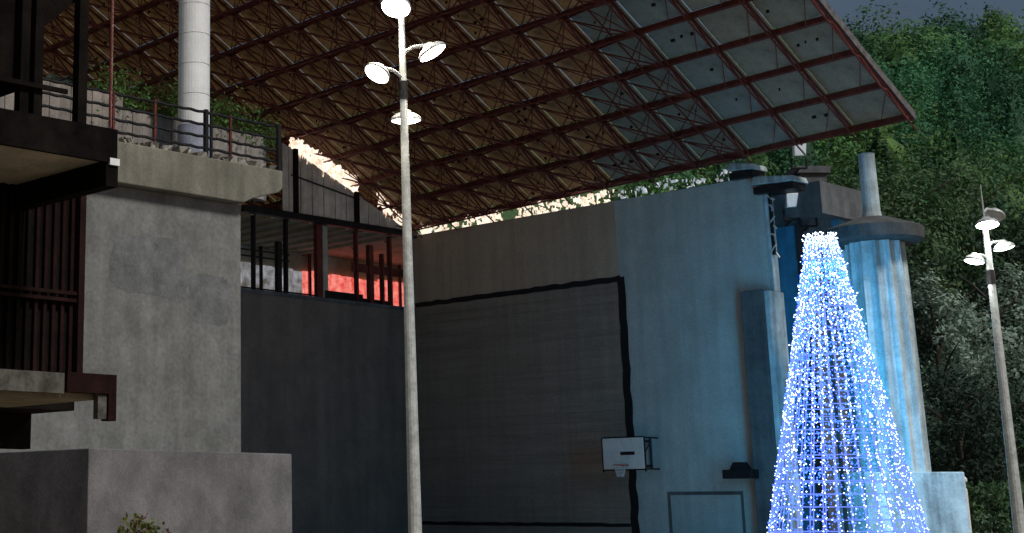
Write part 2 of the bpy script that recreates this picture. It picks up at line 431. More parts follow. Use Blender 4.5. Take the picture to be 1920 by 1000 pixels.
# ================================================================== CANOPY ROOF
RM, RT, RZ0 = .53, .034, 13.5
def rz(a, b): return RZ0 + RT * a - RM * b
DA, DB = 2.0, 1.56
A1, NA, B1, NB = 22.45, 17, .1, 18
cr = court_thing('canopy_roof', 'huge sloping canopy of beige and grey sheets on rust red lattice steel', 'roof', 8, -10, 13)
def panel_mesh(name, m):
    g_ = .03; a0_, a1_, b0_, b1_ = g_, DA - g_, -DB + g_, -g_
    P = [(a, b, RT * a - RM * b + dz) for dz in (0, .04) for a, b in ((a0_, b0_), (a1_, b0_), (a1_, b1_), (a0_, b1_))]
    return MB().hexa(P).mesh(name, m)
PM = {k: panel_mesh('roof_panel', k) for k in ('panel_brown', 'panel_mix', 'panel_grey')}
o_ = cr['_o']
for i in range(NA):
    a0 = A1 - (i + 1) * DA
    for j in range(NB):
        bj = B1 - j * DB
        e = a0 + .86 * bj                # blue light tint put into sheet colours: brown towards the corner, grey outward
        k = 'panel_grey' if e > 9.3 + random.uniform(-.3, .3) else 'panel_brown'
        if k == 'panel_grey' and i < 2: k = 'panel_mix'
        o = bpy.data.objects.new('roof_panel', PM[k]); COL.objects.link(o); o.parent = cr
        o.location = (a0 - o_[0], bj - o_[1], rz(a0, bj) + .10 + random.uniform(-.012, .012) - o_[2])
AL = A1 - NA * DA; BL = B1 - NB * DB
for j in range(NB + 1):
    b = B1 - j * DB
    r = .085 if j else .11
    P = [(a, b + db, rz(a, b + db) + dz) for dz in (-.10, .08) for a, db in ((AL, -.042), (A1, -.042), (A1, .042), (AL, .042))]
    MB().hexa(P).build('purlin', 'steel_red', cr)
DEPTH = .75
chord = []
for i in range(NA + 1):
    a = A1 - i * DA
    P = [(a + da, b, rz(a + da, b) + dz) for dz in (-.18, -.105) for da, b in ((-.03, BL), (.03, BL), (.03, B1), (-.03, B1))]
    MB().hexa(P).build('rafter', 'steel_red', cr)
    mb = MB(); mb.tube((a + .25, B1 - .3, rz(a, B1 - .3) - DEPTH), (a + .25, BL, rz(a, BL) - DEPTH), .03, n=5)
    mb.build('lower_chord', 'steel_red', cr)
lac = MB()
for i in range(NA + 1):
    a = A1 - i * DA
    for j in range(NB):
        b = B1 - j * DB
        if j == 0: b -= .3
        bm_ = B1 - (j + .5) * DB; be = B1 - (j + 1) * DB
        lo = (a + .25, bm_, rz(a, bm_) - DEPTH)
        lac.tube((a, b, rz(a, b) - .2), lo, .035, n=4, cap=False); lac.tube(lo, (a, be, rz(a, be) - .2), .035, n=4, cap=False)
        if i < NA and i > 2:              # space frame webs towards the corner
            lac.tube(lo, (a - DA, b, rz(a - DA, b) - .2), .034, n=4, cap=False)
            lac.tube(lo, (a - DA, be, rz(a - DA, be) - .2), .034, n=4, cap=False)
            lac.tube(lo, (a + .25 - DA, bm_, rz(a - DA, bm_) - DEPTH), .035, n=4, cap=False)
            lac.tube((a, b, rz(a, b) - .2), (a - DA, be, rz(a - DA, be) - .2), .028, n=4, cap=False)
            lac.tube((a - DA / 2, b, rz(a - DA / 2, b) - .12), lo, .028, n=4, cap=False); lac.tube((a - DA / 2, b, rz(a - DA / 2, b) - .12), (a + .25 - DA, bm_, rz(a - DA, bm_) - DEPTH), .028, n=4, cap=False)
            lac.tube((a - DA / 2, be, rz(a - DA / 2, be) - .12), lo, .028, n=4, cap=False); lac.tube((a - DA, b, rz(a - DA, b) - .15), (a, be, rz(a, be) - .15), .02, n=4, cap=False)
            ah = a + .25 - DA / 2; lo2 = (ah, bm_, rz(ah, bm_) - DEPTH * .62)
            for q_, h_ in ((a, b), (a - DA, b), (a, be), (a - DA, be)): lac.tube(lo2, (q_, h_, rz(q_, h_) - .18), .024, n=4, cap=False)
            lac.tube((ah, b, rz(ah, b) - DEPTH * .62), (ah, be, rz(ah, be) - DEPTH * .62), .03, n=4, cap=False)
            if i > 5: lac.tube(lo, (a + .25 - DA, be - DB / 2, rz(a - DA, be - DB / 2) - DEPTH), .031, n=4, cap=False)
        elif i < NA:
            lac.tube((a, be, rz(a, be) - .16), (a - DA * .45, b, rz(a - DA * .45, b) - .14), .018, n=4, cap=False)
o = lac.build('lacing', 'steel_red', cr); o['kind'] = 'stuff'
# fixing clips under the sheets: rows of little dark lugs
clip = MB()
for i in range(NA):
    for j in range(NB):
        for q in range(3):
            for p in range(5):
                a = A1 - (i + (p + .6) / 5.4) * DA + random.uniform(-.05, .05); b = B1 - (j + (q + .7) / 3.4) * DB + random.uniform(-.04, .04)
                if random.random() < (.45 if q == 1 else .8) + .3 * (i < 5): continue
                s_ = random.uniform(.012, .034); z = rz(a, b) + .06
                clip.box(a - s_ * 2.2, a + s_ * 2.2, b - s_ * .7, b + s_ * .7, z - .05, z + .055)
o = clip.build('fixing_clips', 'steel_dark', cr); o['kind'] = 'stuff'
# edge trim along the verge
P = [(A1 + da, b, rz(A1 + da, b) + dz) for dz in (-.1, .18) for da, b in ((.02, BL), (.09, BL), (.09, B1 + .1), (.02, B1 + .1))]
MB().hexa(P).build('verge_trim', 'steel_weathered', cr)
P = [(A1 + da, b, rz(A1, b) + dz) for dz in (-.42, -.38) for da, b in ((.02, BL), (.06, BL), (.06, B1), (.02, B1))]
MB().hexa(P).build('verge_rail', 'steel_dark', cr)

# ================================================================== TERRACE BLOCK (left)
TB = court_thing('terrace_block', 'weathered grey concrete block wall below the railed terrace', 'building', 13, -28)
MB().box(8, 16, -33, -23.75, 0, 9.2).build('wall', 'block_concrete', TB, bevel=.03)
for (x0, x1, y0, y1) in ((205, 352, 452, 548), (352, 432, 520, 605)):
    p0, p1 = ona(x0, y1, 16.0), ona(x1, y0, 16.0); n_ = 12; cb, cz_ = (p0[1] + p1[1]) / 2, (p0[2] + p1[2]) / 2
    poly = []
    for k in range(40):
        q = 2 * math.pi * k / 40; e_ = .35
        poly.append((cb + (p1[1] - p0[1]) / 2 * math.copysign(abs(math.cos(q)) ** e_, math.cos(q)) * random.uniform(.88, 1.03), cz_ + (p1[2] - p0[2]) / 2 * math.copysign(abs(math.sin(q)) ** e_, math.sin(q)) * random.uniform(.88, 1.03)))
    MB().prism(poly, 0, 15.99, 16.004).build('repair_patch', 'patch_render', TB)
sl = MB()
bq = ona(531, 390, 16.3)[1]
sl.prism([(-33, 9.2), (-23.9, 9.2), (-23.6, 9.35), (bq - .15, 9.62), (bq, 9.75), (bq, 10.22), (-33, 10.22)], 0, 7.9, 16.3)
sl.build('terrace_slab', 'slab_concrete', TB, bevel=.03)
st = MB()
for k in range(60):
    b_ = random.uniform(-32, bq - .15); s_ = random.uniform(.06, .16)
    st.hexa([(16.0 + random.uniform(-.03, .25) + x * s_ + random.uniform(-.03, .03), b_ + y * s_ * 1.5 + random.uniform(-.04, .04), 10.2 + z * s_ * 1.3) for z in (0, 1) for x, y in ((-.5, -.5), (.5, -.5), (.5, .5), (-.5, .5))])
o = st.build('edging_stones', 'stone_edge', TB); o['kind'] = 'stuff'

RA = court_thing('terrace_railing', 'dark metal railing with wavy bars along the terrace edge', 'railing', 16.1, -26, 10.22)
rb0, rb1 = -30.5, bq - .12
for px in (140, 212, 290, 386, 396, 432, 522):
    b_ = ona(px, 250, 16.1)[1]
    thick = .10 if px in (386, 522) else .06
    MB().box(16.1 - thick / 2, 16.1 + thick / 2, b_ - thick / 2, b_ + thick / 2, 10.22, 11.52).build('post', 'steel_dark' if px in (386, 396, 522) else 'steel_red', RA)
for zz in (11.45, 11.12, 10.8, 10.5):
    pts = []
    n = 60
    for k in range(n + 1):
        b_ = rb0 + (rb1 - rb0) * k / n
        pts.append((16.1, b_, zz + .012 * math.sin(k * 1.7)))
    MB().path(pts, .04, 5).build('bar', 'steel_dark', RA)

TW = court_thing('terrace_board_wall', 'pale vertical board wall standing behind the terrace railing', 'board wall', 13, -25, 10.22)
bs = np.arange(-31.5, -20.4, .34)
for i, b_ in enumerate(bs):
    zt = 12.45 if b_ < -25.6 else 12.1
    MB().box(12.95, 13.0 + .012 * (i % 2), b_, b_ + .325, 10.22, zt + random.uniform(-.03, .03)).build('board', 'board_pale', TW)
MB().box(12.7, 12.90, -31.5, -20.1, 10.22, 11.9).build('backing', 'dark_concrete', TW)
# hedge
hc = []
for k in range(520):
    t = random.random(); b_ = -25.9 + t * 6.2
    zt = 13.0 + .15 * math.sin(t * 19) - .8 * max(0, t - .5)
    hc.append((12.6 + random.gauss(0, .28), b_ + random.gauss(0, .15), random.uniform(11.9, zt) + random.gauss(0, .12)))
hc = np.repeat(np.array(hc), 9, 0) + RNG.normal(size=(4680, 3)) * .15
hr = court_thing('hedge', 'leafy green hedge growing along the top of the terrace board wall', 'hedge', 12.6, -22.5, 10.22)
leaf_obj('foliage', hc - np.array(hr['_o']), .065, 'leaf_hedge', hr)
for k in range(7): MB().path([(12.5, -25.7 + k * .9, 10.2), (12.55, -25.6 + k * .9, 11.3), (12.6 + .1 * (k % 3), -25.5 + k * .9, 12.3)], [.05, .04, .02], 5).build('stem', 'bark', hr)
hc2 = np.repeat(np.array([(12.4 + random.gauss(0, .2), random.uniform(-31, -26.2), random.uniform(12.2, 12.75)) for k in range(160)]), 5, 0) + RNG.normal(size=(800, 3)) * .12
h2 = court_thing('hedge', 'thin dark hedge top behind the boards seen between balcony posts', 'hedge', 12.4, -28.5, 10.22)
leaf_obj('foliage', hc2 - np.array(h2['_o']), .10, 'leaf_dark', h2)
for k in range(5): MB().path([(12.4, -30.6 + k, 10.2), (12.45, -30.5 + k, 11.5), (12.4, -30.4 + k, 12.4)], [.05, .04, .02], 5).build('stem', 'bark', h2)

# white roof column on the terrace
pc = court_thing('roof_column', 'thick round white column rising from the railed terrace', 'column', *(lambda P: (P[0], P[1]))(ona(363, 300, 14.3)), 10.22)
ztop = rz(14.3, pc['_o'][1]) - .2 - 10.22
MB().lathe([(.44, 0), (.44, 1.35)], n=28).build('column_foot', 'column_base', pc, off=(0, 0, 0), smooth=False)
zz = 1.35; seg = []
while zz < ztop - .2:
    z2 = min(zz + .85, ztop)
    seg += [(.43, zz), (.43, z2 - .03), (.415, z2 - .02), (.415, z2)]; zz = z2
MB().lathe(seg, n=32).build('shaft', 'white_paint', pc, off=(0, 0, 0))

# low plinth wall
PL = court_thing('plinth_wall', 'low grey rendered wall box standing in front of the concrete block', 'wall', 18.5, -28.5)
MB().box(16.06, 20, -31.25, -25.72, 0, 2.74).build('wall', 'plinth', PL, bevel=.02)

# flowering shrubs
def shrub(name, label, a, b, z, rx, rz_, n, mats, root=0):
    t = court_thing(name, label, 'shrub', a, b, root)
    h_ = z - root
    for m, share, sz in mats:
        c = clumps(max(3, int(n * share)), rx, rx * .8, rz_, 9, .10) + np.array([0, 0, h_])
        leaf_obj('foliage' if 'leaf' in m else 'blossom', c, sz, m, t)
    mb = MB()
    for k in range(5):
        q = k * 1.26; mb.path([(.05 * math.cos(q), .05 * math.sin(q), 0), (.3 * rx * math.cos(q), .3 * rx * math.sin(q), h_ * .6), (.7 * rx * math.cos(q), .7 * rx * math.sin(q), h_)], [.03, .02, .01], 5)
    mb.build('stems', 'bark', t, off=(0, 0, 0))
    return t
P_ = ona(268, 1005, 20.7)
shrub('flowering_shrub', 'dull yellowish shrub with reddish blossoms in front of the low grey wall', P_[0], P_[1], P_[2], .55, .42, 60, [('leaf_yellow', .85, .07), ('petal', .3, .06)])

# ================================================================== NEAR DARK HOUSE (left edge)
NHa, NHb = 30.16, -38.15
nh = court_thing('balcony_house', 'dark timber house with slatted screen and two jutting balconies', 'house', 28, -42)
MB().box(22, 28.0, -48, -38.7, 0, 2.9).build('ground_floor_wall', 'dark_wood', nh)
MB().box(26.6, 28.0, -48, -37.2, 2.9, 6.0).build('core_wall', 'dark_wood', nh)
ub = MB().box(27.5, NHa, -48, NHb, 5.96, 6.06).build('balcony_slab', 'soffit', nh); ub['label'] = 'pale olive underside of the upper balcony'
MB().box(NHa - .02, NHa + .05, -48, NHb, 5.93, 6.38).build('fascia', 'dark_wood', nh)
MB().box(26.6, NHa + .03, NHb - .16, NHb + .03, 5.62, 5.955).build('end_beam', 'dark_wood', nh)
MB().box(NHa - .02, NHa + .06, NHb - .12, NHb + .035, 5.90, 5.99).build('beam_cap', 'white_paint', nh)
MB().box(26.6, NHa - .03, -48, NHb, 6.06, 6.3).build('floor_deck', 'dark_wood', nh)
# upper storey
for px, wd in ((40, .13), (66, .13), (149, .14)):
    b_ = ona(px, 150, 30.0)[1]
    MB().box(29.95, 30.08, b_ - wd / 2, b_ + wd / 2, 6.38, 9.6).build('post', 'dark_wood', nh)
b_ = ona(207, 200, 30.12)[1]
mb = MB(); mb.tube((30.12, b_, 5.9), (30.12, b_, 9.6), .022, n=8); mb.build('pipe', 'steel_red', nh)
MB().box(27.2, 28.2, -48, -39.6, 6.3, 9.6).build('upper_wall', 'dark_wood', nh)
jt = MB(); jt.prism([(-48, 6.85), (-39.26, 6.85), (-39.2, 7.6), (-38.6, 8.15), (-38.6, 9.6), (-48, 9.6)], 0, 28.3, 29.9); jt.build('upper_bay', 'dark_wood', nh)
MB().box(NHa - .06, NHa - .02, -48, -38.9, 6.75, 6.81).build('hand_rail', 'dark_wood', nh)
# slatted screen
n = 34
for k in range(n):
    b_ = -42.2 + k * (4.98 / n)
    MB().box(28.02, 28.07, b_, b_ + .055, 3.3, 6.0).build('slat', 'brown_wood' if k > n - 6 else 'dark_wood', nh)
MB().box(28.0, 28.16, -37.28, -37.18, 3.2, 6.0).build('corner_post', 'brown_wood', nh)
for z_ in (4.42, 4.52, 3.3): MB().box(28.07, 28.12, -42.3, -37.2, z_ - .025, z_ + .025).build('screen_rail', 'brown_wood', nh)
# lower balcony
MB().box(27.9, NHa - .1, -48, -38.3, 2.9, 2.98).build('balcony_slab', 'soffit_old', nh)
MB().box(NHa - .1, NHa, -48, -38.86, 2.95, 3.2).build('stone_fascia', 'old_stone', nh)
MB().box(27.9, NHa - .11, -48, -38.3, 2.98, 3.2).build('floor_deck', 'dark_wood', nh)
MB().box(NHa - .1, NHa + .05, -38.85, -38.1, 2.97, 3.21).build('end_block', 'brown_wood', nh)
MB().box(NHa - .1, NHa + .05, -38.22, -38.1, 2.64, 2.97).build('end_block', 'brown_wood', nh)
MB().box(NHa - .08, NHa + .02, -38.36, -38.23, 2.66, 2.96).build('stone_corbel', 'old_stone', nh)
MB().box(26.8, 27.0, -38.7, -37.25, 2.4, 2.9).build('support_beam', 'dark_wood', nh)

# ================================================================== LAMP POSTS
def lamp_head(root, pole_xy, z, ang, tilt, arm, r, lens, power, colr, lit=True):
    """ang: heading of the arm (0 = +X); the lamp faces down and outward by tilt"""
    dx, dy = math.cos(ang), math.sin(ang)
    hd = MB()
    prof = [(r * 1.02, 0), (r * 1.05, .02), (r * .98, .055), (r * .78, .10), (r * .45, .135), (r * .30, .18), (r * .2, .19)]
    hd.lathe(prof, n=20)
    R = Matrix.Rotation(ang, 4, 'Z') @ Matrix.Rotation(-tilt, 4, 'Y')
    T = Matrix.Translation((dx * arm, dy * arm, z)) @ R
    def place(mb): mb.v = [tuple(T @ Vector(v)) for v in mb.v]; return mb
    H_ = place(hd).build('lamp_head', 'galv', root, off=(0, 0, 0), smooth=True)
    ln = MB().lathe([(r * .2, -.045), (r * .7, -.03), (r * .97, -.004)], n=20)
    place(ln).build('lens', lens, H_, off=(0, 0, 0))
    ar = MB(); top = T @ Vector((0, 0, .16))
    ar.path([(0, 0, top.z - .12), (dx * arm * .35, dy * arm * .35, top.z - .02), tuple(top)], .03, 6)
    ar.build('arm', 'galv', root, off=(0, 0, 0))
    if lit:
        ld = bpy.data.lights.new('lamp_light', 'SPOT'); ld.energy = power; ld.color = colr; ld.spot_size = math.radians(150); ld.spot_blend = .6; ld.shadow_soft_size = .15
        lo = bpy.data.objects.new('lamp_light', ld); COL.objects.link(lo); lo.parent = root
        lo.matrix_local = Matrix.Translation((dx * arm, dy * arm, z)) @ R @ Matrix.Translation((0, 0, -.08))
def lamp_post(name, label, x, y, h, rb, rt, heads, lens, power, colr, spike=0):
    t = wworld(name, label, 'lamp post', x, y, 0, 'multi head lamp posts')
    mb = MB(); mb.lathe([(rb * 2.1, 0), (rb * 2.1, .03), (rb * 1.3, .05), (rb * 1.25, .35), (rb, .45), (rb * .98, 1.2), (rt, h), (rt * .6, h + .03)], n=14)
    mb.build('pole', 'galv', t, off=(0, 0, 0), smooth=False)
    if spike: MB().tube((0, 0, h), (0, 0, h + spike), rt * .4, .01).build('spike', 'galv', t, off=(0, 0, 0))
    MB().lathe([(rt * 1.5, h - 1.45), (rt * 1.5, h - 1.15)], n=12).build('collar', 'steel_dark', t, off=(0, 0, 0))
    for (z, ang, tilt, arm, r, lit) in heads:
        lamp_head(t, (x, y), z, ang, tilt, arm, r, lens if lit else 'lens_off', power, colr, lit)
    return t
rad = math.radians
lamp_post('lamp_post', 'tall pale lamp post with four lit heads before the ball court', 2.86, 25, 9.55, .108, .05,
          [(9.62, rad(240), rad(30), .22, .245, True), (8.86, rad(-12), rad(30), .50, .245, True), (8.45, rad(212), rad(36), .54, .215, True), (7.86, rad(80), rad(4), .5, .245, True)],
          'lens_warm', 240, (1, .88, .70))
lamp_post('lamp_post', 'smaller lamp post with three lit heads before the wooded hillside', 16.55, 34, 7.75, .125, .06,
          [(7.55, rad(255), rad(14), .25, .235, True), (7.08, rad(0), rad(12), .36, .22, True), (6.78, rad(190), rad(14), .36, .2, True), (7.85, rad(40), rad(-25), .5, .22, False)],
          'lens_cool', 70, (.95, 1, .95), spike=.75)

# ================================================================== BASKETBALL HOOP
hp = court_thing('basketball_hoop', 'white basketball backboard with dark wall bracket across the vertical court line', 'basketball hoop', 10.3, -.04, 2.9)
bB = -1.0
q0, q1 = onb(1129, 823, bB), onb(1209, 879, bB)
a0, a1, z1, z0 = q0[0], q1[0], q0[2], q1[2]
bo = MB().box(a0, a1, bB, bB + .05, z0, z1).build('backboard', 'white_board', hp, bevel=.01)
MB().box(a0 - .05, a0 - .002, bB + .01, bB + .06, z0 - .1, z1 + .02).box(a1 + .002, a1 + .05, bB + .01, bB + .06, z0 - .1, z1 + .02).box(a0, a1, bB + .01, bB + .06, z1 + .002, z1 + .05).box(a0, a1, bB + .01, bB + .06, z0 - .05, z0 - .002).build('frame', 'steel_dark', bo, off=hp['_o'])
am = (a0 + a1) / 2
MB().box(am - .12, am + .5, bB - .008, bB, z0 + .5, z0 + .62).build('target_mark', 'black_line', bo, off=hp['_o'])
mb = MB(); k = 20
pts = [(am + .1 + .225 * math.cos(2 * math.pi * i / k), bB - .38 + .225 * math.sin(2 * math.pi * i / k), z0 + .14) for i in range(k + 1)]
mb.path(pts, .018, 6); mb.box(am - .02, am + .2, bB - .17, bB, z0 + .1, z0 + .16); mb.build('rim', 'rim_red', hp)
mb = MB()
for i in range(12):
    for d in (-1, 1):
        t0 = 2 * math.pi * i / 12; t1 = t0 + d * .5
        mb.tube((am + .1 + .22 * math.cos(t0), bB - .38 + .22 * math.sin(t0), z0 + .13), (am + .1 + .12 * math.cos(t1), bB - .38 + .12 * math.sin(t1), z0 - .28), .008, n=4)
mb.build('net', 'net', hp)
mb = MB()
for aa in (am - .55, am + .55):
    for zz in (z0 + .12, z1 - .12): mb.tube((aa, bB + .05, zz), (aa, -.03, zz), .035)
    mb.tube((aa, bB + .05, z0 + .12), (aa, -.03, z1 - .12), .025)
    mb.tube((aa, -.06, z0), (aa, -.06, z1), .04)
mb.tube((am - .55, -.06, z0 + .1), (am + .55, -.06, z0 + .1), .035); mb.tube((am - .55, -.06, z1 - .1), (am + .55, -.06, z1 - .1), .035)
mb.tube((a1 - .03, bB + .05, z1), (a1 - .03, -.05, z1), .03); mb.tube((a1 - .03, bB + .05, z0), (a1 - .03, -.05, z0), .03)
mb.build('bracket', 'steel_dark', hp)

# black wall mounted housing above the door
q0, q1 = onb(1356, 898, -.9), onb(1410, 866, -.9)
hs = court_thing('wall_floodlight', 'black stepped floodlight housing on the wall above the flush door', 'floodlight', 15, -.05, q0[2])
a0, a1, z0, z1 = q0[0], q1[0], q0[2], q1[2]; zm = z0 + (z1 - z0) * .55
MB().box(a0, a1, -.95, -.52, z0, zm).build('body', 'steel_dark', hs, bevel=.02)
MB().prism([(a0 + .25, zm), (a1 - .25, zm), (a1 - .42, z1), (a0 + .40, z1)], 1, -.88, -.52).build('hood', 'steel_dark', hs)
MB().box(a0 + .1, a1 - .1, -.96, -.951, z0 + .06, zm - .06).build('lens', 'black_line', hs)
MB().box(a0 + .2, a0 + .5, -.52, -.023, z0 + .05, z0 + .2).build('arm', 'steel_dark', hs)

# ================================================================== STRUCTURES BEHIND THE LIGHT TREE
kx, ky = 21.1, 50.9
fc = wworld('fluted_column', 'massive fluted pale concrete column with dark cap beside light tree', 'column', kx, ky)
flute = lambda t: 1 - .14 * abs(math.sin(t * 6.5 + .2)) ** .7 - .012 * math.sin(t * 41)
MB().lathe([(1.03, 2.6), (.99, 6), (.93, 9.95)], n=180, fn=flute).build('shaft', 'pale_concrete', fc, off=(0, 0, 0))
MB().box(-1.55, 1.55, -1.3, 1.3, 0, 2.64).build('pedestal', 'pale_concrete', fc, off=(0, 0, 0), bevel=.04)
MB().lathe([(1.4, 9.96), (1.52, 10.02), (1.55, 10.40), (1.45, 10.46), (.5, 10.8)], n=28).build('cap', 'cap_dark', fc, off=(0, 0, 0))
MB().lathe([(.32, 10.8), (.28, 11.0), (.255, 12.9), (.27, 12.95)], n=20).build('upper_shaft', 'pale_concrete', fc, off=(0, 0, 0))

pq = depth(1526, 440, 56)
pr = wworld('corner_pier', 'grey concrete pier rising behind tip of light tree', 'pier', pq[0], pq[1])
MB().box(-.50, .50, -.4, .5, 0, 13.3).build('shaft', 'dark_concrete', pr, off=(0, 0, 0), bevel=.03)
MB().box(-.62, .62, -.5, .6, 13.3, 13.55).build('cap', 'dark_concrete', pr, off=(0, 0, 0))

rw = court_thing('rear_wall', 'recess wall behind the court wall end coloured with blue tree light', 'wall', 19, 4.5)
MB().box(13, 18.2, 2.6, 3.1, 0, 11.6).build('wall', 'tree_glow_blue', rw)  # blue light of the tree put into the wall colour
MB().box(12.6, 18.5, 1.0, 4.2, 11.6, 12.75).build('plant_room', 'dark_concrete', rw)

# brackets and floodlights at the top end of the wall
for (px, py, wpx, lab) in ((1400, 306, 42, 'pale stone ledge resting on the wall top under the canopy'), (1460, 330, 66, 'longer stone ledge jutting past the end of the wall top')):
    q = onb(px, py, .1); wd = wpx / 52 / .75
    t = court_thing('stone_ledge', lab, 'ledge', q[0], .1, q[2] - .15)
    MB().hexa([(-wd / 2, -.5, -.12), (wd / 2, -.5, -.2), (wd / 2, .5, -.2), (-wd / 2, .5, -.12), (-wd / 2 + .1, -.45, .18), (wd / 2 - .05, -.45, .0), (wd / 2 - .05, .45, .0), (-wd / 2 + .1, .45, .18)]).build('slab', 'pale_concrete', t, off=(0, 0, 0), bevel=.03)
    MB().box(-wd / 2 + .05, wd / 2 - .1, -.4, .4, -.45, -.2).build('corbel', 'steel_dark', t, off=(0, 0, 0))
fl = [(1496, 282, 'small white floodlight under the canopy corner above the pier', .26), (1482, 378, 'white floodlight clamped to the dark wall, left of its pair', .26), (1513, 388, 'white floodlight beside the concrete pier, right of its pair', .3)]
for px, py, lab, r in fl:
    q = depth(px, py, 55.2); t = wworld('floodlight', lab, 'floodlight', q[0], q[1], q[2], 'floodlights by the pier')
    MB().hexa([(x * r, -.12 + .05 * zt, zt * r - .0 * x) for zt in (-1, 1) for x, y in ((-.8, 0), (.8, 0))] [:0] or
              [(-.8 * r, -.2, -r), (.8 * r, -.2, -r * .9), (.7 * r, .1, -r * .8), (-.7 * r, .1, -r * .8), (-.9 * r, -.3, r * .9), (.9 * r, -.3, r), (.6 * r, .1, r * .9), (-.6 * r, .1, r * .9)]).build('housing', 'white_paint', t, off=(0, 0, 0), bevel=.03)
    mb = MB(); mb.path([(-r, 0, -.3), (-r, 0, -r - .4), (r, 0, -r - .4), (r, 0, -.3)], .04); mb.tube((0, 0, -r - .4), (0, .6, -r - .5), .05); mb.build('yoke', 'steel_dark', t, off=(0, 0, 0))
# cable coil at the wall end
q = onb(1437, 380, -.02); cc = court_thing('cable_bundle', 'tangled pale cable hanging down the end of the front wall', 'cable', WA + .22, .1, 11.2)
pts = [(.0 + .12 * math.sin(k * 1.3), .1 * math.cos(k * .9), 1.4 - k * .07 + .06 * math.sin(k * 2.1)) for k in range(36)]
MB().path(pts, .035, 5).build('cable', 'galv', cc, off=(0, 0, 0))
MB().box(-.05, .03, -.06, .06, -1.0, 1.5).build('conduit', 'steel_dark', cc, off=(0, 0, 0))

# ================================================================== LIGHT TREE
tx, ty = 15.97 * 47 / 42, 47.0
lt = wworld('light_tree', 'tall cone shaped tree of blue and white light strings', 'light tree', tx, ty)
R0, R1, ZT = 2.32, .40, 9.46
def rr(z): return R0 + (R1 - R0) * z / ZT
NS = 34
for k in range(NS):
    t = 2 * math.pi * k / NS
    pts = [(rr(z) * math.cos(t), rr(z) * math.sin(t), z) for z in np.linspace(.05, ZT, 8)]
    MB().path(pts, .02, 4).build('light_string', 'tree_wire', lt, off=(0, 0, 0))
zr = .15; kk = 0
while zr < ZT:
    pts = [(rr(zr) * math.cos(2 * math.pi * i / 40), rr(zr) * math.sin(2 * math.pi * i / 40), zr) for i in range(41)]
    MB().path(pts, .012 if kk % 2 else .02, 4).build('hoop', 'tree_wire', lt, off=(0, 0, 0)); zr += .36; kk += 1
mb = MB(); mb.tube((0, 0, 0), (0, 0, ZT - .1), .07, .04, 8); mb.build('mast', 'steel_dark', lt, off=(0, 0, 0))
def bulbs(name, n, m, r, jit, inner=False, top=False):
    z = ZT * RNG.uniform(0, 1, n) ** .82
    if top: z = ZT * (1.015 - .40 * RNG.uniform(0, 1, n) ** 1.7)
    s = RNG.integers(0, NS, n); t = 2 * math.pi * s / NS + RNG.normal(0, jit, n)
    rad_ = np.array([rr(min(a, ZT)) for a in z]) + RNG.normal(.01, .025 + .03 * top, n)
    if inner: rad_ *= RNG.uniform(.9, 1.0, n)
    if top:                               # loose ends bunched over the hoop at the tip
        k = RNG.uniform(0, 1, n) < .22
        rad_ = np.where(k, R1 * np.sqrt(RNG.uniform(0, 1, n)) * 1.1, rad_)
        z = np.where(k, ZT - .12 + np.abs(RNG.normal(0, .13, n)) * (1.4 - rad_ / R1), z); t = np.where(k, RNG.uniform(0, 6.28, n), t)
    c = np.stack([rad_ * np.cos(t), rad_ * np.sin(t), z], 1)
    oc = np.array([(1, 0, 0), (-1, 0, 0), (0, 1, 0), (0, -1, 0), (0, 0, 1), (0, 0, -1)], float)
    V = (c[:, None, :] + oc[None] * (r * RNG.uniform(.7, 1.25, n))[:, None, None]).reshape(-1, 3)
    fs = np.array([(0, 2, 4), (2, 1, 4), (1, 3, 4), (3, 0, 4), (2, 0, 5), (1, 2, 5), (3, 1, 5), (0, 3, 5)])
    Fv = (np.arange(n)[:, None, None] * 6 + fs[None]).reshape(-1)
    me = bpy.data.meshes.new(name); me.vertices.add(6 * n); me.vertices.foreach_set('co', V.ravel())
    me.loops.add(len(Fv)); me.loops.foreach_set('vertex_index', Fv)
    me.polygons.add(8 * n); me.polygons.foreach_set('loop_start', np.arange(0, len(Fv), 3)); me.polygons.foreach_set('loop_total', np.full(8 * n, 3))
    me.update(calc_edges=True); me.materials.append(M[m])
    o = bpy.data.objects.new(name, me); COL.objects.link(o); o.parent = lt; o['kind'] = 'stuff'
bulbs('white_bulbs', 2900, 'bulb_white', .0195, .011)
bulbs('scattered_bulbs', 900, 'bulb_white', .018, .06)
bulbs('tip_bulbs', 900, 'bulb_white', .021, .12, top=True)
bulbs('blue_bulbs', 5200, 'bulb_blue', .026, .07)
for z_, e in ((1.7, 290), (4.0, 280), (6.2, 250), (8.4, 260)):
    ld = bpy.data.lights.new('tree_light', 'POINT'); ld.energy = e; ld.color = (.01, .56, .88); ld.shadow_soft_size = rr(z_) * .8
    lo = bpy.data.objects.new('tree_light', ld); COL.objects.link(lo); lo.parent = lt; lo.location = (0, 0, z_)

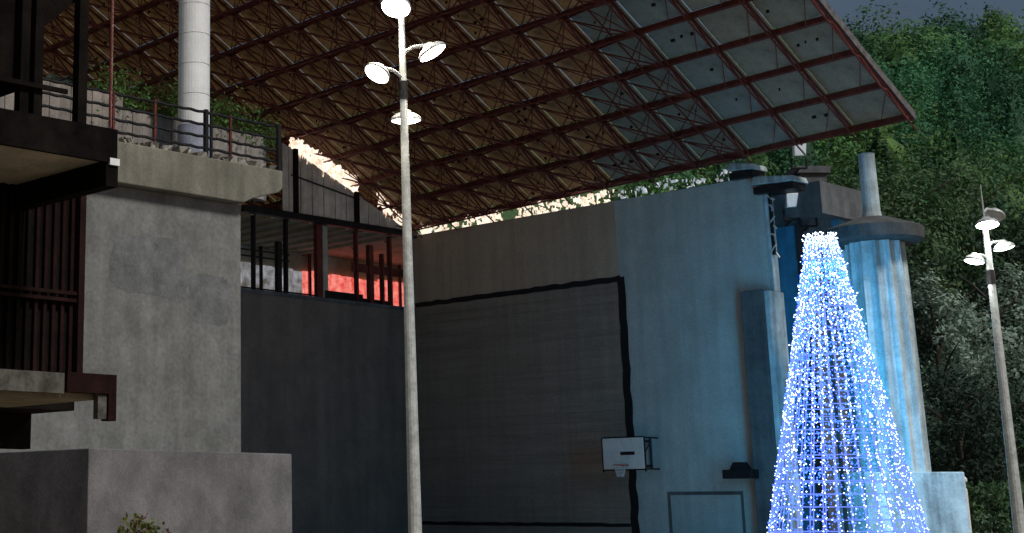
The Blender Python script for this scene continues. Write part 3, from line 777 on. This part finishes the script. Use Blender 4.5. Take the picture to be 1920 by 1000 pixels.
# ================================================================== TREES
def tree(name, label, px, Y, ztop, rx, rz_, n, m, leaf, group='trees beyond the court', per=22, trunk=.16):
    x = (px - CX) / F * Y * .98; gz = float(hill_z(x, Y)) if Y > 82 else 0
    t = wworld(name, label, 'tree', x, Y, gz, group)
    cz = ztop - rz_ - gz
    nl = int(n * .55); cc_ = clumps(nl, rx, rx * .9, rz_, per * 4, rx * .26)
    ctr = cc_.reshape(nl, per * 4, 3).mean(1)
    leaf_obj('crown', cc_ + np.array([0, 0, cz]), leaf * .66, m, t, out=(cc_ - np.repeat(ctr, per * 4, 0)) + .35 * cc_)
    mb = MB(); mb.path([(0, 0, -.2), (.08, 0, cz * .5), (.05, .05, cz), (0, .1, cz + rz_ * .7)], [trunk, trunk * .8, trunk * .5, .03], 7)
    for k in range(7):
        q = k * 2.4; z0_ = cz - rz_ * .6 + k * rz_ * .2
        mb.path([(.05, 0, z0_), (rx * .45 * math.cos(q), rx * .45 * math.sin(q), z0_ + rz_ * .25), (rx * .85 * math.cos(q), rx * .85 * math.sin(q), z0_ + rz_ * .4)], [trunk * .4, trunk * .25, .02], 5)
    mb.build('trunk', 'bark', t, off=(0, 0, 0))
tree('broadleaf_tree', 'silvery green broadleaf tree right of the fluted column', 1775, 62, 10.6, 2.0, 3.6, 110, 'leaf_silver', .15)
tree('broadleaf_tree', 'pale silvery tree behind the smaller lamp post', 1890, 66, 11.4, 2.2, 3.8, 110, 'leaf_silver', .16)
tree('broadleaf_tree', 'low dark tree filling the shade right of the column pedestal', 1800, 58, 6.6, 2.3, 2.9, 130, 'leaf_dark', .15)
tree('broadleaf_tree', 'black green tree at the foot of the smaller lamp post', 1900, 60, 6.8, 2.4, 3.0, 130, 'leaf_dark', .15)
tree('broadleaf_tree', 'dark tree directly behind the fluted column', 1690, 64, 12.6, 2.6, 5.6, 150, 'leaf_dark', .17)
tree('broadleaf_tree', 'dark bushy tree between concrete pier and slim upper column shaft', 1580, 66, 14.4, 2.3, 5.5, 130, 'leaf_dark', .17)
tree('spreading_tree', 'wide mid green tree above the column cap', 1720, 74, 17.6, 3.6, 4.6, 170, 'leaf_mid', .22)
tree('spreading_tree', 'wide mid green tree above the smaller lamp post spike', 1850, 78, 18.6, 3.9, 4.8, 180, 'leaf_mid', .22)
tree('spreading_tree', 'green tree under the pointed canopy corner', 1640, 80, 19.2, 3.2, 4.6, 150, 'leaf_mid', .22)
tree('spreading_tree', 'dark green tree at the wood edge past the smaller lamp post', 1935, 74, 15.6, 3.3, 4.8, 150, 'leaf_dark', .22)

# far wood on the hillside: one mass, every crown with its own leaf tint, teal haze put into it
def tintmat(name, cols):
    m = leafmat(name, cols[0], cols[1], .35); n = m.node_tree.nodes; l = m.node_tree.links
    at = n.new('ShaderNodeAttribute'); at.attribute_name = 'tint'
    for node in list(n):
        if node.type in ('BSDF_PRINCIPLED', 'BSDF_TRANSLUCENT'):
            inp = node.inputs['Base Color'] if node.type == 'BSDF_PRINCIPLED' else node.inputs['Color']
            src = inp.links[0].from_socket
            k = n.new('ShaderNodeMixRGB'); k.blend_type = 'MULTIPLY'; k.inputs['Fac'].default_value = 1
            l.new(src, k.inputs['Color1']); l.new(at.outputs['Color'], k.inputs['Color2']); l.new(k.outputs['Color'], inp)
tintmat('leaf_wood', ((.15, .25, .115), (.07, .14, .075)))
cs = []; sz = []; tint = []; outs = []; cores = []; ctint = []
TINTS = [(.5, .85, .85), (.42, .85, .78), (.36, .66, .62), (.8, 1, .6), (1.0, 1.08, .5), (.6, .95, .75), (.25, .5, .45), (.85, .9, .7)]
Yc = 90.0
while Yc < 240:
    step = 4.8 + (Yc - 88) * .028
    px = 1330.0
    while px < 2080:
        x = (px - CX) / F * Yc * .97 + random.uniform(-1.5, 1.5); y = Yc + random.uniform(-2, 2)
        r_ = random.uniform(2.2, 5.0) * (1 + (Yc - 88) / 280); con = random.random() < .16
        hgt = r_ * (random.uniform(1.7, 2.3) if con else random.uniform(.9, 1.3))
        zc = float(hill_z(x, y)) + hgt * .75
        n = 60; per = 34
        cc_ = clumps(n, r_, r_, hgt, per, r_ * .27); oo = cc_ - np.repeat(cc_.reshape(n, per, 3).mean(1), per, 0) + .4 * cc_; outs.append(oo)
        if con: cc_[:, :2] *= np.clip(1.1 - .75 * (cc_[:, 2:3] / hgt + 1) / 2, .1, 1)
        cores.append((x, y, zc, r_, hgt, con)); cs.append(cc_ + np.array([x, y, zc])); sz.append(np.full(n * per, (.17 + .0012 * (Yc - 88)) * (.85 if con else 1)))
        patch = math.sin(x * .09 + 2) + math.sin(y * .05 + x * .03)
        tc_ = TINTS[int(abs(random.gauss(0, 1.1) + patch * 1.6 + 2.5)) % len(TINTS)] if not con else (.3, .55, .5)
        ctint.append(tc_); tint.append(np.tile(np.array([*tc_, 1.0]) * np.array([*(random.uniform(.6, 1.45),) * 3, 1]), (n * per, 1)))
        px += (step * random.uniform(.8, 1.35)) * F / Yc
    Yc += step * .9
cs = np.concatenate(cs); sz = np.concatenate(sz); tint = np.concatenate(tint)
wo = leaf_obj('hillside_wood', cs, sz, 'leaf_wood', out=np.concatenate(outs)); tag(wo, 'dense green wood covering the hillside', 'wood', kind='stuff')
cv = MB(); ct = []
for (x, y, z, r_, h_, con), tcol in zip(cores, ctint):
    k0 = len(cv.v); nn_ = 9; rows = (-.8, -.35, .15, .6, .92)
    for rw_ in rows:
        for i in range(nn_):
            q = 2 * math.pi * i / nn_; rad_ = math.sqrt(max(0, 1 - rw_ * rw_)) * r_ * .45 * random.uniform(.65, 1.2)
            if con: rad_ *= max(.12, 1.0 - .45 * (rw_ + 1))
            cv.v.append((x + rad_ * math.cos(q), y + rad_ * math.sin(q), z + rw_ * h_ * .48 * random.uniform(.9, 1.1)))
    for a_ in range(len(rows) - 1):
        for i in range(nn_):
            j_ = (i + 1) % nn_; cv.f.append((k0 + a_ * nn_ + i, k0 + a_ * nn_ + j_, k0 + (a_ + 1) * nn_ + j_, k0 + (a_ + 1) * nn_ + i)); ct.append((tcol, 4))
    cv.f.append(tuple(k0 + (len(rows) - 1) * nn_ + i for i in range(nn_))); ct.append((tcol, nn_))
co = cv.build('inner_foliage', 'leaf_wood', wo, off=(0, 0, 0)); co['kind'] = 'stuff'
cca = co.data.color_attributes.new('tint', 'FLOAT_COLOR', 'CORNER')
cca.data.foreach_set('color', np.concatenate([np.tile([*c_, 1.0], (k_, 1)) for c_, k_ in ct]).ravel())
ca_ = wo.data.color_attributes.new('tint', 'FLOAT_COLOR', 'CORNER')
ca_.data.foreach_set('color', np.repeat(tint, 4, 0).ravel())
print('hill leaves', len(cs))

# ground cover at right foot, low hedge, small post
gc = []
for k in range(1100):
    px = random.uniform(1740, 2000); Y = random.uniform(54, 64); gc.append(((px - CX) / F * Y * .97, Y, abs(random.gauss(0, .45)) + .1))
gc = np.repeat(np.array(gc), 7, 0) + RNG.normal(size=(7700, 3)) * np.array([.25, .25, .14])
gc[:, 2] = np.abs(gc[:, 2])
o = leaf_obj('ground_cover', gc, .12, 'leaf_silver'); tag(o, 'low greyish plants covering the ground by the pedestal', 'plants', kind='stuff')
hx = depth(1852, 930, 53)
hd = wworld('clipped_hedge', 'low clipped green hedge near the foot of the smaller lamp post', 'hedge', hx[0], 53, 0)
c = np.stack([RNG.uniform(-1.1, 1.1, 1500), RNG.uniform(-.4, .4, 1500), RNG.uniform(.2, 2.35, 1500)], 1) + RNG.normal(size=(1500, 3)) * .06
leaf_obj('foliage', c, .11, 'leaf_mid', hd)
for x_ in (-.6, .1, .7): MB().tube((x_, 0, 0), (x_, 0, 1.9), .05, .03).build('stem', 'bark', hd, off=(0, 0, 0))
bx_ = depth(1812, 930, 50)
bo = wworld('marker_post', 'thin white marker post with round top near the column pedestal', 'post', bx_[0], 50)
MB().lathe([(.09, 0), (.05, .05), (.045, 2.1), (.02, 2.15)], n=10).build('shaft', 'white_paint', bo, off=(0, 0, 0))
MB().lathe([(.02, 2.3), (.07, 2.36), (.07, 2.44), (.02, 2.5)], n=10).tube((0, 0, 2.1), (0, 0, 2.35), .015).build('top', 'white_paint', bo, off=(0, 0, 0))

for o in bpy.data.objects:
    if '_o' in o: del o['_o']
